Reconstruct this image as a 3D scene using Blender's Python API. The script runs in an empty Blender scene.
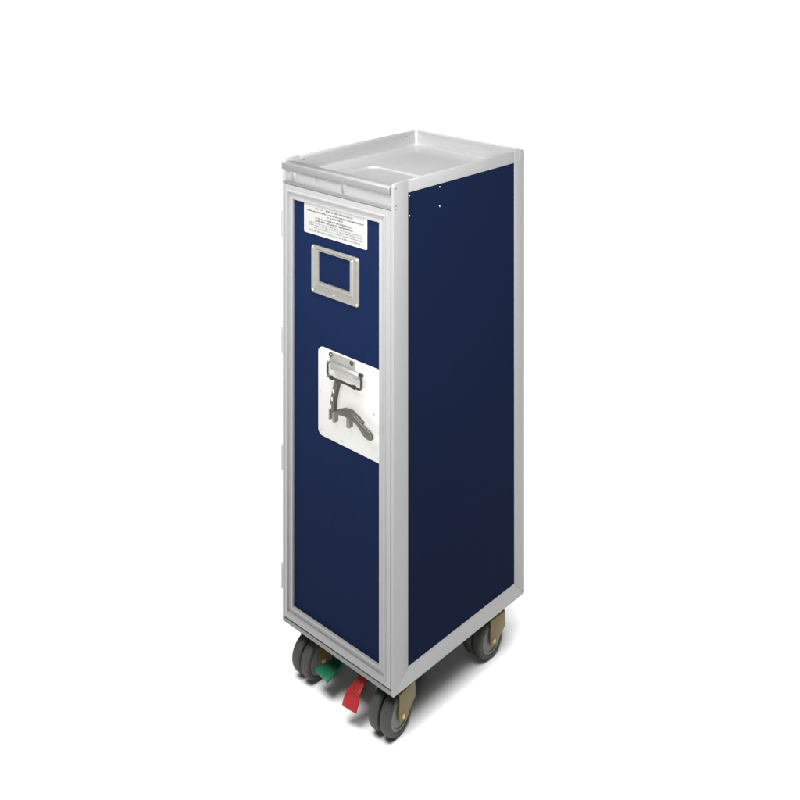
import bpy, bmesh, math, random
from mathutils import Vector, Matrix
random.seed(7)
S = bpy.context.scene
COL = S.collection
GZ = 0.096                       # underside of the cart body above the ground

# ------------------------------------------------------------------ materials
def mat(name, base, rough=.5, metal=0.0, spec=.5, var=0.0, scale=60, stretch=(1, 1, 1), bump=0.0, rvar=0.0, coat=0.0):
    m = bpy.data.materials.new(name); m.use_nodes = True
    nt = m.node_tree; b = nt.nodes['Principled BSDF']
    b.inputs['Base Color'].default_value = (*base, 1)
    b.inputs['Roughness'].default_value = rough
    b.inputs['Metallic'].default_value = metal
    b.inputs['Specular IOR Level'].default_value = spec
    b.inputs['Coat Weight'].default_value = coat
    b.inputs['Coat Roughness'].default_value = .15
    tc = nt.nodes.new('ShaderNodeTexCoord'); mp = nt.nodes.new('ShaderNodeMapping')
    mp.inputs['Scale'].default_value = stretch
    nt.links.new(tc.outputs['Object'], mp.inputs['Vector'])
    nz = nt.nodes.new('ShaderNodeTexNoise'); nz.inputs['Scale'].default_value = scale
    nz.inputs['Detail'].default_value = 6; nz.inputs['Roughness'].default_value = .6
    nt.links.new(mp.outputs['Vector'], nz.inputs['Vector'])
    if var:
        mx = nt.nodes.new('ShaderNodeMix'); mx.data_type = 'RGBA'
        mx.inputs[6].default_value = (*[max(0, c*(1-var)) for c in base], 1)
        mx.inputs[7].default_value = (*[min(1, c*(1+var)) for c in base], 1)
        nt.links.new(nz.outputs['Fac'], mx.inputs[0]); nt.links.new(mx.outputs[2], b.inputs['Base Color'])
    if rvar:
        mr = nt.nodes.new('ShaderNodeMapRange')
        mr.inputs['To Min'].default_value = max(.03, rough-rvar); mr.inputs['To Max'].default_value = min(1, rough+rvar)
        nt.links.new(nz.outputs['Fac'], mr.inputs['Value']); nt.links.new(mr.outputs[0], b.inputs['Roughness'])
    if bump:
        bp = nt.nodes.new('ShaderNodeBump'); bp.inputs['Strength'].default_value = bump; bp.inputs['Distance'].default_value = .0006
        nt.links.new(nz.outputs['Fac'], bp.inputs['Height']); nt.links.new(bp.outputs[0], b.inputs['Normal'])
    return m
M = {}
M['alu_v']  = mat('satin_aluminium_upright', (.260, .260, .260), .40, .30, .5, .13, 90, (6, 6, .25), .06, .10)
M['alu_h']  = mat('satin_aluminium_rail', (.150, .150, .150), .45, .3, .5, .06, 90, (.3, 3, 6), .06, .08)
M['alu_s']  = mat('satin_aluminium_side_bar', (.285, .285, .285), .40, .30, .5, .13, 90, (6, .25, 6), .06, .10)
M['tray']   = mat('brushed_tray_aluminium', (.265, .265, .265), .34, .35, .5, .14, 60, (.4, 5, 5), .07, .12)
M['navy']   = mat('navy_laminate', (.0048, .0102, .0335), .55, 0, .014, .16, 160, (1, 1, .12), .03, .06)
M['navyshade'] = mat('navy_laminate_shaded', (.0040, .0080, .0260), .55, 0, .014, .16, 160, (1, 1, .12), .03, .06)  # front navy darkened in colour so the sides read as less lit
M['under']  = mat('dark_underside', (.035, .035, .035), .6, 0, .2, .2, 40)
M['plate']  = mat('cream_plate', (.40, .397, .378), .42, 0, .4, .02, 50)
M['paper']  = mat('label_plate', (.27, .27, .26), .5, 0, .3, .03, 70)
M['ink']    = mat('grey_print', (.16, .16, .152), .6, 0, .2, .2, 900)
M['rim']    = mat('label_rim', (.40, .40, .405), .35, 0, .5, .02, 60)
M['holder'] = mat('nickel_card_frame', (.235, .230, .213), .34, .5, .5, .10, 90, (1, 1, 1), .05, .08)
M['steel']  = mat('stamped_steel', (.26, .257, .24), .42, .5, .5, .10, 110, (1, 1, 1), .05, .1)
M['post']   = mat('cast_post', (.15, .147, .13), .4, .4, .5, .1, 110)
M['seamdark'] = mat('black_seam_backing', (.012, .012, .012), .7, 0, .2, .2, 90)  # black for the added sheet that shades the door gaps
M['dsteel'] = mat('dark_steel_rod', (.055, .053, .045), .30, .7, .5, .18, 140, (1, 1, 1), .05, .1)
M['hand']   = mat('lever_metal', (.088, .085, .069), .30, .7, .5, .12, 140, (1, 1, 1), .05, .1)
M['lite']   = mat('polished_rivet', (.50, .50, .49), .3, .7, .5, .05, 90)
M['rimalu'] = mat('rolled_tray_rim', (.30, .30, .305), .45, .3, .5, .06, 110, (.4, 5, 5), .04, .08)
M['drk']    = mat('recessed_screw', (.10, .10, .10), .5, .3, .5, .1, 90)
M['zinc']   = mat('yellow_zinc', (.13, .10, .035), .42, .45, .5, .25, 55, (1, 1, 1), .10, .12)
M['bolt']   = mat('brass_bolt', (.50, .36, .20), .3, .8, .5, .1, 90)
M['tyre']   = mat('grey_rubber', (.040, .041, .034), .62, 0, .35, .16, 120, (1, 1, 1), .15, .1)
M['hub']    = mat('grey_nylon_hub', (.12, .127, .112), .5, 0, .4, .12, 90, (1, 1, 1), .06, .08)
M['green']  = mat('green_pedal_plastic', (.010, .125, .062), .42, 0, .4, .14, 90, (1, 1, 1), .1, .1)
M['red']    = mat('red_pedal_plastic', (.29, .015, .017), .42, 0, .4, .12, 90, (1, 1, 1), .1, .1)
M['floor']  = mat('white_sweep', (.93, .93, .93), .9, 0, .0, .01, 3)

# ------------------------------------------------------------------ helpers
def obj(name, bm, m, parent=None, smooth=35, loc=None):
    bmesh.ops.remove_doubles(bm, verts=bm.verts, dist=1e-6)
    bmesh.ops.recalc_face_normals(bm, faces=bm.faces)
    me = bpy.data.meshes.new(name); bm.to_mesh(me); bm.free()
    ms = m if isinstance(m, (list, tuple)) else [m]
    for q in ms: me.materials.append(q)
    for p in me.polygons: p.use_smooth = True
    try: me.set_sharp_from_angle(angle=math.radians(smooth))
    except Exception: pass
    o = bpy.data.objects.new(name, me); COL.objects.link(o)
    if parent: o.parent = parent
    if loc: o.location = loc
    return o
def merge(dst, src, mi=None):
    me = bpy.data.meshes.new('tmp'); src.to_mesh(me); src.free()
    n = len(dst.faces); dst.from_mesh(me); bpy.data.meshes.remove(me)
    if mi is not None:
        dst.faces.ensure_lookup_table()
        for f in dst.faces[n:]: f.material_index = mi
def bev(bm, w, seg=2, ang=30):
    if w <= 0: return bm
    bmesh.ops.recalc_face_normals(bm, faces=bm.faces)
    es = [e for e in bm.edges if len(e.link_faces) == 2 and e.calc_face_angle(0) > math.radians(ang)]
    bmesh.ops.bevel(bm, geom=es, offset=w, segments=seg, profile=.5, affect='EDGES', clamp_overlap=True)
    return bm
def box(x0, x1, y0, y1, z0, z1, b=.0006, seg=2):
    bm = bmesh.new(); bmesh.ops.create_cube(bm, size=1)
    for v in bm.verts:
        v.co = Vector(((x0+x1)/2+v.co.x*(x1-x0), (y0+y1)/2+v.co.y*(y1-y0), (z0+z1)/2+v.co.z*(z1-z0)))
    return bev(bm, b, seg)
def add(dst, *a, mi=None, **k): merge(dst, box(*a, **k), mi)
def prism(pts, axis, a, b_, bevel=.0006, seg=2):
    """2-D outline extruded along an axis; outline coordinates are the two other axes in x<y<z order"""
    bm = bmesh.new()
    def mk(p, t):
        q = list(p); q.insert(axis, t); return bm.verts.new(q)
    lo = [mk(p, a) for p in pts]; hi = [mk(p, b_) for p in pts]; n = len(pts)
    bm.faces.new(lo); bm.faces.new(hi[::-1])
    for i in range(n): bm.faces.new((lo[i], hi[i], hi[(i+1) % n], lo[(i+1) % n]))
    return bev(bm, bevel, seg, 25)
def arc(cx, cy, r, a0, a1, n=6):
    return [(cx+r*math.cos(math.radians(a0+(a1-a0)*i/n)), cy+r*math.sin(math.radians(a0+(a1-a0)*i/n))) for i in range(n+1)]
def rrect(x0, x1, y0, y1, r, n=5):
    rs = r if isinstance(r, (list, tuple)) else [r]*4       # bl, br, tr, tl
    P = []
    for (cx, cy, a, q) in ((x0, y0, 180, rs[0]), (x1, y0, 270, rs[1]), (x1, y1, 0, rs[2]), (x0, y1, 90, rs[3])):
        sx = 1 if cx == x0 else -1; sy = 1 if cy == y0 else -1
        P += arc(cx+sx*q, cy+sy*q, max(q, 1e-5), a, a+90, n)
    return P
def lathe(prof, origin, axis, n=40, caps=True):
    """prof: (distance along axis, radius)"""
    bm = bmesh.new(); rings = []
    for (t, r) in prof:
        ring = []
        for i in range(n):
            a = 2*math.pi*i/n; u, v = r*math.cos(a), r*math.sin(a)
            c = [(t, u, v), (v, t, u), (u, v, t)][axis]
            ring.append(bm.verts.new(Vector(origin)+Vector(c)))
        rings.append(ring)
    for p, q in zip(rings, rings[1:]):
        for i in range(n): bm.faces.new((p[i], p[(i+1) % n], q[(i+1) % n], q[i]))
    if caps:
        bm.faces.new(rings[0]); bm.faces.new(rings[-1][::-1])
    return bm
def dome(p, axis, sgn, r, h, n=14):
    return lathe([(-.001*sgn, r), (h*.25*sgn, r), (h*.75*sgn, r*.75), (h*sgn, r*.25)], p, axis, n)
def tube(path, r, n=12):
    bm = bmesh.new(); pts = [Vector(p) for p in path]; rings = []
    up = Vector((0, 1, 0))
    for i, p in enumerate(pts):
        t = (pts[min(i+1, len(pts)-1)]-pts[max(i-1, 0)]).normalized()
        s = t.cross(up)
        if s.length < 1e-3: s = t.cross(Vector((1, 0, 0)))
        s.normalize(); w = s.cross(t).normalized()
        rings.append([bm.verts.new(p+s*r*math.cos(2*math.pi*k/n)+w*r*math.sin(2*math.pi*k/n)) for k in range(n)])
    for a, b in zip(rings, rings[1:]):
        for k in range(n): bm.faces.new((a[k], a[(k+1) % n], b[(k+1) % n], b[k]))
    bm.faces.new(rings[0]); bm.faces.new(rings[-1][::-1])
    return bm
def ring_frame(x0, x1, z0, z1, prof_x, kz0=1, kz1=1, y=0.0, r=0.0):
    """mitred frame in the x-z plane: prof = (distance inwards, y)"""
    bm = bmesh.new(); loops = []
    for (d, yy) in prof_x:
        loops.append([bm.verts.new((x, y+yy, z)) for x, z in
                      ((x0+d, z0+d*kz0), (x1-d, z0+d*kz0), (x1-d, z1-d*kz1), (x0+d, z1-d*kz1))])
    for a, b in zip(loops, loops[1:]+loops[:1]):
        for i in range(4): bm.faces.new((a[i], a[(i+1) % 4], b[(i+1) % 4], b[i]))
    return bm

# ------------------------------------------------------------------ ground
bm = bmesh.new(); bmesh.ops.create_grid(bm, x_segments=2, y_segments=2, size=60)
g = obj('ground', bm, M['floor']); g['kind'] = 'structure'

# ------------------------------------------------------------------ the cart
cart = bpy.data.objects.new('catering_cart', None); COL.objects.link(cart)
cart['label'] = 'tall narrow navy blue aircraft catering cart with silver aluminium frame on white ground'
cart['category'] = 'catering cart'
def part(name, bm, m, parent=None, **k):
    o = obj(name, bm, m, parent or cart, **k)
    if not parent: o.location = (0, 0, GZ)
    return o
W, D, T = .150, .391, .9087

# inner shell + underside
bm = box(-.1400, .1400, .030, .385, .0040, .8700, 0)
shell = part('body_shell', bm, M['under'])

# side frames and panels (right one seen, left one mirrored)
def side_bars(sg):
    xa, xb = (.1437, .150) if sg > 0 else (-.150, -.1437)
    zi0, zi1, yi0, yi1 = .0345, .8865, .0388, .3572
    R = .0075
    front = [(0, 0), (yi0, zi0), (yi0, T)] + arc(R, T-R, R, 90, 180, 6)
    rear = [(D, 0)] + arc(D-.004, T-.004, .004, 0, 90, 4) + [(yi1, T), (yi1, zi0)]
    top = [(yi0, zi1), (yi1, zi1), (yi1, T-.0002), (yi0, T-.0002)]
    bot = [(0, 0), (D, 0), (yi1, zi0), (yi0, zi0)]
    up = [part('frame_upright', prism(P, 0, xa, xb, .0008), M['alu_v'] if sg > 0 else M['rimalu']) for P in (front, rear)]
    d = .0002
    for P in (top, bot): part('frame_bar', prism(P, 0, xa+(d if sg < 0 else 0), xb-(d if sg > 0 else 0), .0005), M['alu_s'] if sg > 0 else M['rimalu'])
    return up
def studs(name, pts, axis, sg, r, h, m, parent):
    for p in pts: part(name, dome(p, axis, sg, r, h), m, parent)
for sg in (1, -1):
    fu, ru = side_bars(sg)
    studs('frame_screw', [(.1498*sg, y, z) for y, z in ((.0060, .8995), (.0066, .8690), (.0066, .8628))], 0, sg, .0017, .0006, M['drk'], fu)
    studs('frame_screw', [(.1498*sg, y, z) for y, z in ((.3850, .9030), (.3842, .0072))], 0, sg, .0016, .0006, M['drk'], ru)
    xp = .1489*sg
    p = part('side_panel', box(*(sorted((xp-.0035*sg, xp))), .0386, .3574, 0.0342, .8868, .0002, 1), M['navyshade'])
    studs('panel_rivet', [(xp, y, z) for y, z in ((.0432, .8805), (.1268, .8805), (.0432, .8440), (.1268, .8445))], 0, sg, .0015, .0010, M['lite'], p)
# back
bm = box(-.1437, .1437, .3845, .3905, .001, .905, .0006); part('rear_panel', bm, M['alu_v'])
# corner caps on the rear top corners
for sg in (1, -1):
    P = [(.372, .8890), (.3905, .8890), (.3905, .9045), (.386, .9085), (.372, .9085)]
    a, b = sorted((.1488*sg, .1504*sg))
    part('corner_cap', prism(P, 0, a, b, .0006), M['alu_v'])

part('seam_backing', box(-.1436, .1436, .0090, .0290, .0050, .8620, .001), M['seamdark'])  # added black sheet behind the door, so its gaps read as shade
# header above the door, recess behind the rail, sill below the door
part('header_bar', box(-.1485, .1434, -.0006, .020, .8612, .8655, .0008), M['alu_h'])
bm = bmesh.new(); merge(bm, box(-.1437, .1432, .0030, .0065, .8645, .8890, .0002))
part('recess_panel', bm, M['tray'])
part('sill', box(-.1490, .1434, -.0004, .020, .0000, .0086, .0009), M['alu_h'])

# ------------------------------------------------------------------ top tray
TR = .004
def loop(bm, x0, x1, y0, y1, r, z, n=5): return [bm.verts.new((x, y, z)) for x, y in rrect(x0, x1, y0, y1, r, n)]
bm = bmesh.new()
X0, X1, Y0, Y1 = -.1500, .1436, .0050, .3905
prof = [(0, .8895), (0, .9066), (.0006, .9082), (.0020, .9090), (.0050, .9090), (.0064, .9082), (.0070, .9066), (.0100, .8840), (.0112, .8800), (.0140, .8777), (.0175, .8770)]
loops = []
for d, z in prof:
    loops.append(loop(bm, X0+d, X1-d*(.25 if d <= .002 else .6), Y0+d, Y1-d, max(.006, .010-d*.3), z))
n = len(loops[0])
for k, (a, b) in enumerate(zip(loops, loops[1:])):
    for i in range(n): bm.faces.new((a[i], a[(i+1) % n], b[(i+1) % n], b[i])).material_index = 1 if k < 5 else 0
for l in loops:
    for v in l:
        if v.co.y < .020: v.co.z = min(v.co.z, .9030-.0005*(v.co.y < .009))
# floor with a shallow pressed well at the front
rx0, rx1, ry0, ry1 = -.0745, .1270, .0260, .1780
w = [loop(bm, rx0+d, rx1-d, ry0+d, ry1-d, .020-d, z, 6) for d, z in ((0, .8770), (.0010, .8766), (.0026, .8742), (.0040, .8738))]
def edges_of(l): return [bm.edges.get((l[i], l[(i+1) % len(l)])) or bm.edges.new((l[i], l[(i+1) % len(l)])) for i in range(len(l))]
bmesh.ops.triangle_fill(bm, use_beauty=True, edges=edges_of(loops[-1])+edges_of(w[0]))
for a, b in zip(w, w[1:]):
    for i in range(len(a)): bm.faces.new((a[i], a[(i+1) % len(a)], b[(i+1) % len(a)], b[i]))
bm.faces.new(w[-1])
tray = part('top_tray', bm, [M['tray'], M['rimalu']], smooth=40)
studs('tray_rivet', [(-.1428, y, .9000) for y in (.3519, .0490)], 0, 1, .0018, .0014, M['drk'], tray)
# front rail: folded lip that hangs over the recess
P = [(.0100, .8885), (-.0012, .8876), (-.0038, .8884), (-.0046, .8905), (-.0046, .8990), (-.0034, .9018), (-.0004, .9036), (.0032, .9044), (.0100, .9046)]
bm = prism(P, 0, -.1535, .1428, .0012, 2)
for v in bm.verts:                                  # the free end curls round the corner
    if v.co.x < -.146:
        k = (-.146-v.co.x)/.0075
        v.co.y += .006*k*k
        v.co.z -= .0012*k*k
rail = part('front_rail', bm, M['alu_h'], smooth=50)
# two pressed lugs under the rail
def lug(x):
    bm = bmesh.new()
    P = [(-.0030, .8890), (.0036, .8890), (.0036, .8688), (.0016, .8686), (-.0012, .8710), (-.0028, .8760)]
    merge(bm, prism(P, 0, x, x+.0017, .0005), 1)
    merge(bm, prism([(.0014, .8890), (.0036, .8890), (.0036, .8735), (.0020, .8735)], 0, x+.0015, x+.010, .0006), 0)
    merge(bm, dome((x+.0075, .0016, .8795), 1, -1, .0022, .0018), 1)
    return bm
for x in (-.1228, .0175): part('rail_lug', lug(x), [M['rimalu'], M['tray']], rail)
merge(bm := bmesh.new(), dome((-.052, -.002, .8884), 2, -1, .0030, .0022)); part('rail_stud', bm, M['alu_h'], rail)

# ------------------------------------------------------------------ door
dx0, dx1, dz0, dz1 = -.1470, .1420, .0102, .8602
prof = [(0, .026), (0, .0008), (.0008, 0), (.0088, 0), (.0096, -.0004), (.0108, -.0030), (.0122, -.0036), (.0136, -.0030), (.0146, .0012),
        (.0215, .0012), (.0228, .0004), (.0240, -.0014), (.0262, -.0014), (.0270, -.0004), (.0275, .0038), (.0275, .026)]
bm = ring_frame(dx0, dx1, dz0, dz1, prof, 1.08, .965)
door = part('door', bm, M['alu_v'], smooth=30)
part('door_panel', box(-.1200, .1160, .0035, .008, .0390, .8345, .0002, 1), M['navy'], door)
PY = .0035                                     # front of the blue door panel
# instruction plate with its small print
bm = bmesh.new()
merge(bm, prism(rrect(-.0885, .0815, .7770, .8340, .0022, 4), 1, PY-.0018, PY+.001, .0005), 2)
merge(bm, prism(rrect(-.0866, .0765, .7792, .8338, .0012, 3), 1, PY-.0021, PY-.0010, .0001, 1), 0)
def print_row(z, x0, x1, h, wt, dens):
    x = x0
    while x < x1:
        wl = random.randint(2, 8)
        for _ in range(wl):
            if x > x1: break
            lw = h*random.uniform(.55, .85)
            kind = random.random(); t = wt*2.0; y = PY-.00225
            def bar(a, b, c, d): 
                q = [bm.verts.new((px, y, pz)) for px, pz in ((a, c), (b, c), (b, d), (a, d))]
                f = bm.faces.new(q); f.material_index = 1
            bar(x, x+t, z-h/2, z+h/2)
            if kind < .75: bar(x+t, x+lw-t, *( (z+h/2-t, z+h/2) if random.random() < .5 else (z-t/2, z+t/2)))
            if kind > .25: bar(x+lw-t, x+lw, z-h/2, z+h/2*random.choice((1, 1, 0)))
            if kind > .5: bar(x+t, x+lw-t, z-h/2, z-h/2+t)
            x += lw+h*.22*dens
        x += h*.75*dens
for z, x0, x1, h, wt, dn in ((.8275, -.0560, -.0330, .0028, .0006, 1.6), (.8275, -.0270, .0430, .0030, .0007, .55), (.8212, -.0800, .0745, .0026, .0007, .5),
                             (.8162, -.0230, .0180, .0028, .0007, .6), (.8098, -.0560, .0430, .0032, .0008, .6), (.8046, -.0560, .0440, .0032, .0008, .6),
                             (.7994, -.0740, .0660, .0024, .0004, .7), (.7950, -.0760, .0690, .0024, .0004, .7), (.7902, -.0600, .0690, .0024, .0004, .8),
                             (.7845, -.0740, .0640, .0026, .0005, .55)):
    print_row(z, x0, x1, h, wt, dn)
part('instruction_plate', bm, [M['paper'], M['ink'], M['rim']], door)
# card holder
P0 = dict(x0=-.0665, x1=.0612, z0=.6670, z1=.7575)
bm = bmesh.new(); lp = []
for d0, d1, dt, y, r in ((0, 0, 0, .001, .005), (0, 0, 0, -.0028, .005), (.0008, .0008, .0008, -.0036, .0046), (.0065, .0065, .0055, -.0036, .003), (.0085, .0085, .0065, -.0024, .002),
                         (.0140, .0140, .0065, -.0024, .0015), (.0165, .0165, .0070, -.0046, .0012), (.0205, .0215, .0078, -.0046, .001), (.0212, .0222, .0085, -.0040, .001), (.0212, .0222, .0085, .001, .001)):
    lp.append([bm.verts.new((x, PY+y, z)) for x, z in rrect(P0['x0']+d0, P0['x1']-d0, P0['z0']+d1*1.06, P0['z1']-dt, r, 4)])
for a, b in zip(lp, lp[1:]+lp[:1]):
    for i in range(len(a)): bm.faces.new((a[i], a[(i+1) % len(a)], b[(i+1) % len(a)], b[i]))
hold = part('card_holder', bm, M['holder'], door)
# white latch plate with its rivets
bm = prism(rrect(-.0478, .1158, .4010, .5685, [.0115, .0008, .0008, .0115], 7), 1, PY-.0024, PY+.001, .0006)
part('latch_plate', bm, M['plate'], door)
LY = PY-.0024
for x, z in ((-.0408, .5590), (-.0418, .4845), (-.0400, .4110), (.0182, .4090), (.0710, .4080), (.1090, .4085), (.1010, .4860), (.1010, .5610), (.0712, .5612)):
    part('latch_rivet', dome((x, LY, z), 1, -1, .0017, .0010), M['steel'], door)
for x, z in ((P0['x0']+.004, P0['z0']+.0045), (P0['x1']-.004, P0['z0']+.0045), (P0['x0']+.004, P0['z1']-.0035), (P0['x1']-.004, P0['z1']-.0035), (-.0040, P0['z0']+.0075)):
    part('holder_rivet', dome((x, PY-.0034, z), 1, -1, .0021, .0014), M['lite'], door)
# latch bracket: flat upper flange and a rolled lower edge carrying the bail
bm = prism([(-.0155, .5450), (.0500, .5450), (.0520, .5665), (-.0155, .5665)], 1, LY-.0018, LY+.0005, .0005)
merge(bm, prism([(LY, .5500), (LY-.0040, .5500), (LY-.0085, .5470), (LY-.0095, .5420), (LY-.0070, .5385), (LY, .5380)], 0, -.0045, .0680, .0008))
merge(bm, prism([(LY-.0088, .5436), (LY-.0104, .5432), (LY-.0104, .5412), (LY-.0088, .5408)], 0, .0040, .0600, .0003))
part('latch_bracket', bm, M['steel'], door)
for x in (-.0105, .0455): part('bracket_screw', lathe([(-.0005, .0042), (-.0020, .0042), (-.0032, .0030), (-.0034, .0012)], (x, LY-.0016, .5625), 1, 16), M['dsteel'], door)
by = LY-.0088                                   # bail plane
r0 = .006
path = [(-.0125, by+.003, .5505), (-.0125, by, .5460), (-.0125, by, .5240+r0)] + [(a, by, b) for a, b in arc(-.0125+r0, .5238+r0, r0, 180, 270, 5)] + \
       [(a, by, b) for a, b in arc(.0765-r0, .5238+r0, r0, 270, 360, 5)] + [(.0765, by, .5460), (.0765, by+.003, .5505)]
bm = tube(path, .0021)
for x in (-.0015, .0575): merge(bm, lathe([(-.0034, .0021), (-.0030, .0037), (.0030, .0037), (.0034, .0021)], (x, by, .5238), 0, 16))
for x in (.0765,): merge(bm, lathe([(-.0060, .0020), (-.0056, .0032), (.0020, .0032), (.0024, .0020)], (x, by+.001, .5500), 0, 14))
part('bail_handle', bm, M['dsteel'], door)
# pivot arm: curved strip with punched slots standing off the plate
def strip(cl, hw, y0, y1):
    L, Rr = [], []
    for i, (x, z) in enumerate(cl):
        a = Vector(cl[max(i-1, 0)]); b = Vector(cl[min(i+1, len(cl)-1)]); t = (b-a).normalized(); nrm = Vector((-t.y, t.x))
        L.append((x+nrm.x*hw, z+nrm.y*hw)); Rr.append((x-nrm.x*hw, z-nrm.y*hw))
    return prism(L+Rr[::-1], 1, y0, y1, .0006)
cl = [(.0118, .5205), (.0062, .5060), (.0022, .4910), (-.0008, .4760), (-.0016, .4620), (-.0016, .4490)]
bm = strip(cl, .0050, LY-.0085, LY-.0062)
merge(bm, strip([(x+.0046, z) for x, z in cl], .0008, LY-.0075, LY+.0004))
arm = part('latch_arm', bm, M['hand'], door)
for (x, z) in ((.0042, .5005), (.0008, .4850), (-.0030, .4700)):
    part('arm_slot', prism(rrect(x-.0030, x+.0005, z-.0042, z+.0032, .001, 3), 1, LY-.0090, LY-.0080, .0002), M['plate'], door)
# lever: swept paddle with a bright upper edge
topc = [(.0050, .4655), (.0200, .4725), (.0360, .4790), (.0520, .4800), (.0700, .4740), (.0830, .4672), (.1000, .4610), (.1060, .4590)]
botc = [(.1115, .4520), (.1080, .4452), (.1000, .4448), (.0890, .4480), (.0790, .4570), (.0680, .4640), (.0520, .4670), (.0400, .4668), (.0240, .4650), (.0060, .4640)]
bm = prism(topc+botc, 1, LY-.0165, LY-.0115, .0011, 3)
merge(bm, prism([(x, z+.0002) for x, z in topc[1:6]]+[(x-.002, z-.0045) for x, z in topc[1:6]][::-1], 1, LY-.0120, LY-.0060, .0006))
part('latch_lever', bm, M['hand'], door, smooth=50)
for (x0, x1, z0, z1) in ((.0385, .0465, .4445, .4690), (.0010, .0075, .4420, .4600), (-.0085, -.0050, .4440, .4640)):
    part('lever_post', prism(rrect(x0, x1, z0, z1, .0018, 3), 1, LY-.0095, LY+.0004, .0006), M['post'], door)
# hinges on the free edge
for z in (.7780, .5480, .3170, .0840):
    bm = lathe([(-.0250, .0030), (-.0246, .0036), (-.0085, .0036), (-.0081, .0030), (-.0079, .0030), (-.0075, .0036), (.0075, .0036), (.0079, .0030), (.0081, .0030), (.0085, .0036), (.0246, .0036), (.0250, .0030)],
               (-.1542, .0050, z), 2, 18)
    merge(bm, box(-.1540, -.1460, .0030, .0160, z-.024, z+.024, .0004))
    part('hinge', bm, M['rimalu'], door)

# ------------------------------------------------------------------ casters
def make_caster():
    root = obj('caster', box(-.030, .030, -.032, .032, -.0075, .0000, .0012), M['zinc'], cart, loc=(0, 0, GZ))
    def cp(n, b, m): return obj(n, b, m, root)
    hy, hz, R = -.0145, -.0570, .0390
    bm = bmesh.new()
    merge(bm, lathe([(-.0140, .022), (-.0136, .023), (-.0076, .023), (-.0070, .021)], (0, 0, 0), 2, 32))
    merge(bm, box(-.0268, .0268, -.0230, .0230, -.0165, -.0140, .0008))
    out = [(-.0230, -.0150), (.0232, -.0150), (.0252, -.0440)] + [(.0160, -.0520), (.0075, -.0580), (.0010, -.0660), (-.0060, -.0715)] + \
          arc(hy, hz-.0005, .0105, -40, -180, 7)[1:] + [(-.0250, -.0500), (-.0240, -.0300)]
    for a, b in ((.0254, .0280), (-.0280, -.0254)): merge(bm, prism(out, 0, a, b, .0007))
    cp('fork', bm, M['zinc'])
    for s in (1, -1):
        cp('axle_bolt', lathe([(0, .0046), (.0012*s, .0046), (.0016*s, .0038), (.0030*s, .0036), (.0036*s, .0024)], (.0278*s, hy, hz), 0, 18), M['bolt'])
    for s in (1, -1):
        c = .0127*s; h = .0109
        pr = [(-h, .0285), (-h, .0345), (-h+.0012, .0366), (-h+.0038, .0382), (-h+.0080, R), (h-.0080, R), (h-.0038, .0382), (h-.0012, .0366), (h, .0345), (h, .0285)]
        o = cp('wheel', lathe(pr, (c, hy, hz), 0, 56, False), M['tyre'])
        hp = [(-h+.0020, .004), (-h+.0020, .0220), (-h+.0006, .0235), (-h+.0004, .0272), (-h+.0012, .0288), (h-.0012, .0288), (h-.0004, .0272), (h-.0006, .0235), (h-.0020, .0220), (h-.0020, .004)]
        obj('hub', lathe(hp, (c, hy, hz), 0, 48), M['hub'], o)
    return root
def dup(o, parent, loc=None):
    c = o.copy(); COL.objects.link(c); c.parent = parent
    if loc: c.location = loc
    for ch in [q for q in bpy.data.objects if q.parent == o and q != c]: dup(ch, c)
    return c
c0 = make_caster()
spots = [(.1102, .0475, 6), (-.0948, .0472, 0), (.1118, .3165, 0), (-.1050, .3165, -4)]
for i, (x, y, rz) in enumerate(spots):
    if i == 0: c0.location = (x, y, GZ)
    cc = c0 if i == 0 else dup(c0, cart, (x, y, GZ))
    cc.rotation_euler.z = math.radians(rz)

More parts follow.
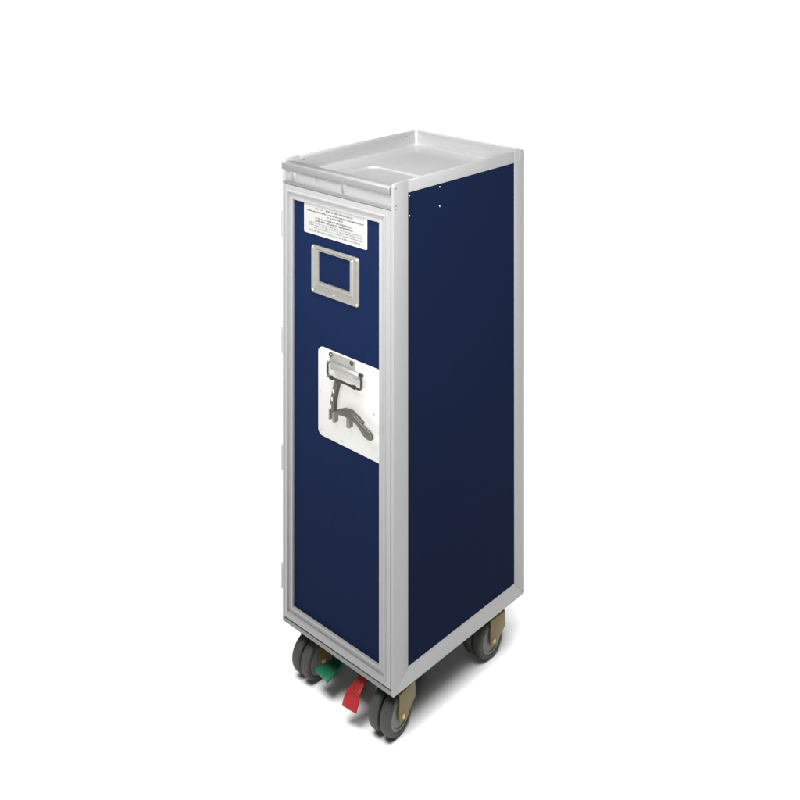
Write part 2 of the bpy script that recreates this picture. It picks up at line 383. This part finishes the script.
# ------------------------------------------------------------------ brake pedals
def pedal(path, widths, th, ribs):
    """flat bar swept along a centre line; path points (x,y,z), cross direction stays level"""
    Q = [Vector((*p, w)) for p, w in zip(path, widths)]; out = []
    for i in range(len(Q)-1):                        # smooth curve through the points
        a, b, c, d = Q[max(i-1, 0)], Q[i], Q[i+1], Q[min(i+2, len(Q)-1)]
        for k in range(4):
            u = k/4
            out.append(.5*((2*b)+(c-a)*u+(2*a-5*b+4*c-d)*u*u+(3*b-a-3*c+d)*u**3))
    out.append(Q[-1])
    bm = bmesh.new(); rings = []; P = [v.xyz for v in out]; widths = [v.w for v in out]
    for i, p in enumerate(P):
        t = (P[min(i+1, len(P)-1)]-P[max(i-1, 0)]).normalized()
        s = Vector((t.y, -t.x, 0)); s = Vector((1, 0, 0)) if s.length < 1e-4 else s.normalized()
        if s.x < 0: s = -s
        n = s.cross(t).normalized()
        if n.z < 0: n = -n
        w = widths[i]/2
        rings.append([bm.verts.new(p+s*a*w+n*b*th/2) for a, b in ((-1, -1), (1, -1), (1, 1), (-1, 1))])
    for a, b in zip(rings, rings[1:]):
        for k in range(4): bm.faces.new((a[k], a[(k+1) % 4], b[(k+1) % 4], b[k]))
    bm.faces.new(rings[0]); bm.faces.new(rings[-1][::-1])
    bev(bm, .0009, 2, 40)
    for u in ribs:                                   # raised tread bars
        f = u*(len(P)-1); i = min(int(f), len(P)-2); q = f-i
        p = P[i].lerp(P[i+1], q); t = (P[i+1]-P[i]).normalized()
        s = Vector((t.y, -t.x, 0)); s = Vector((1, 0, 0)) if s.length < 1e-4 else s.normalized()
        n = s.cross(t).normalized()
        if n.z < 0: n = -n
        w = (widths[i]*(1-q)+widths[i+1]*q)/2*.93
        c = p+n*(th/2)
        b2 = bmesh.new(); bmesh.ops.create_cube(b2, size=1)
        mx = Matrix((s, t, n)).transposed()
        for v in b2.verts: v.co = c+mx @ Vector((v.co.x*2*w, v.co.y*.0016, v.co.z*.0034))
        bev(b2, .0005, 2); merge(bm, b2)
    return bm
gp = pedal([(-.0260, .100, -.022), (-.0290, .060, -.036), (-.0310, .040, -.044), (-.0335, .020, -.0485), (-.0350, .0030, -.0510), (-.0358, -.0030, -.0530)],
           [.018, .020, .025, .033, .040, .041], .0040, (.36, .43, .50, .57, .64))
o = part('brake_pedal', gp, M['green']); o['label'] = 'green foot pedal'
rp = pedal([(.0480, .085, -.006), (.0550, .040, -.012), (.0550, .0170, -.0230), (.0540, .0050, -.0330), (.0525, -.0035, -.0410), (.0530, -.0105, -.0520), (.0535, -.0155, -.0620)],
           [.016, .018, .020, .026, .031, .033, .033], .0036, (.50, .56, .62, .67))
o = part('brake_pedal', rp, M['red']); o['label'] = 'red foot pedal'
bm = box(-.060, .090, .095, .115, -.030, -.001, .002); part('pedal_linkage', bm, M['under'])

# ------------------------------------------------------------------ lighting: added white dome overhead plus unseen fill lamps
w = bpy.data.worlds.new('World'); S.world = w; w.use_nodes = True
nt = w.node_tree; bg = nt.nodes['Background']
tc = nt.nodes.new('ShaderNodeTexCoord'); sx = nt.nodes.new('ShaderNodeSeparateXYZ'); rp_ = nt.nodes.new('ShaderNodeValToRGB')
nt.links.new(tc.outputs['Generated'], sx.inputs[0]); nt.links.new(sx.outputs['Z'], rp_.inputs[0]); nt.links.new(rp_.outputs[0], bg.inputs['Color'])
cr = rp_.color_ramp; cr.elements[0].position = .78; cr.elements[0].color = (.004, .004, .004, 1)
cr.elements[1].position = 1.0; cr.elements[1].color = (1, 1, 1, 1)
bg.inputs['Strength'].default_value = 5.5
def area(name, loc, target, size, power, col=(1, 1, 1)):
    l = bpy.data.lights.new(name, 'AREA'); l.shape = 'SQUARE'; l.size = size; l.energy = power; l.color = col
    o = bpy.data.objects.new(name, l); COL.objects.link(o); o.location = loc
    o.rotation_euler = (Vector(target)-Vector(loc)).to_track_quat('-Z', 'Y').to_euler()
    return o
area('front_fill', (.02, -.58, 1.72), (.03, -.50, .1), .62, 24)  # added unseen lamp, whitens the front floor and lifts the cart top
area('side_fill', (.62, .02, 1.72), (.56, .04, .1), .55, 14)  # added unseen lamp, whitens the floor on the right
sp = bpy.data.lights.new('front_fill_spot', 'SPOT'); sp.energy = 470; sp.spot_size = math.radians(35); sp.spot_blend = 1; sp.shadow_soft_size = .3  # added unseen spot, brightens the upper cart and fades out lower down
so = bpy.data.objects.new('front_fill_spot', sp); COL.objects.link(so); so.location = (1.35, -1.80, 1.55)
so.rotation_euler = (Vector((.05, .05, .98))-Vector(so.location)).to_track_quat('-Z', 'Y').to_euler()

# ------------------------------------------------------------------ camera
cam = bpy.data.cameras.new('camera'); co = bpy.data.objects.new('camera', cam); COL.objects.link(co)
co.location = (1.3927, -1.3189, 1.3623+GZ)
co.rotation_euler = (math.radians(90), 0, .7493)
cam.sensor_width = 36; cam.lens = 36*1024.29/800
cam.shift_x = 0; cam.shift_y = -(400+72.042)/800
cam.clip_end = 300; cam.clip_start = .05
S.camera = co
S.render.engine = 'CYCLES'
S.view_settings.view_transform = 'Standard'; S.view_settings.look = 'None'
S.view_settings.exposure = 0; S.view_settings.gamma = 1
S.cycles.max_bounces = 8; S.cycles.diffuse_bounces = 5
S.render.resolution_x = S.render.resolution_y = 1024
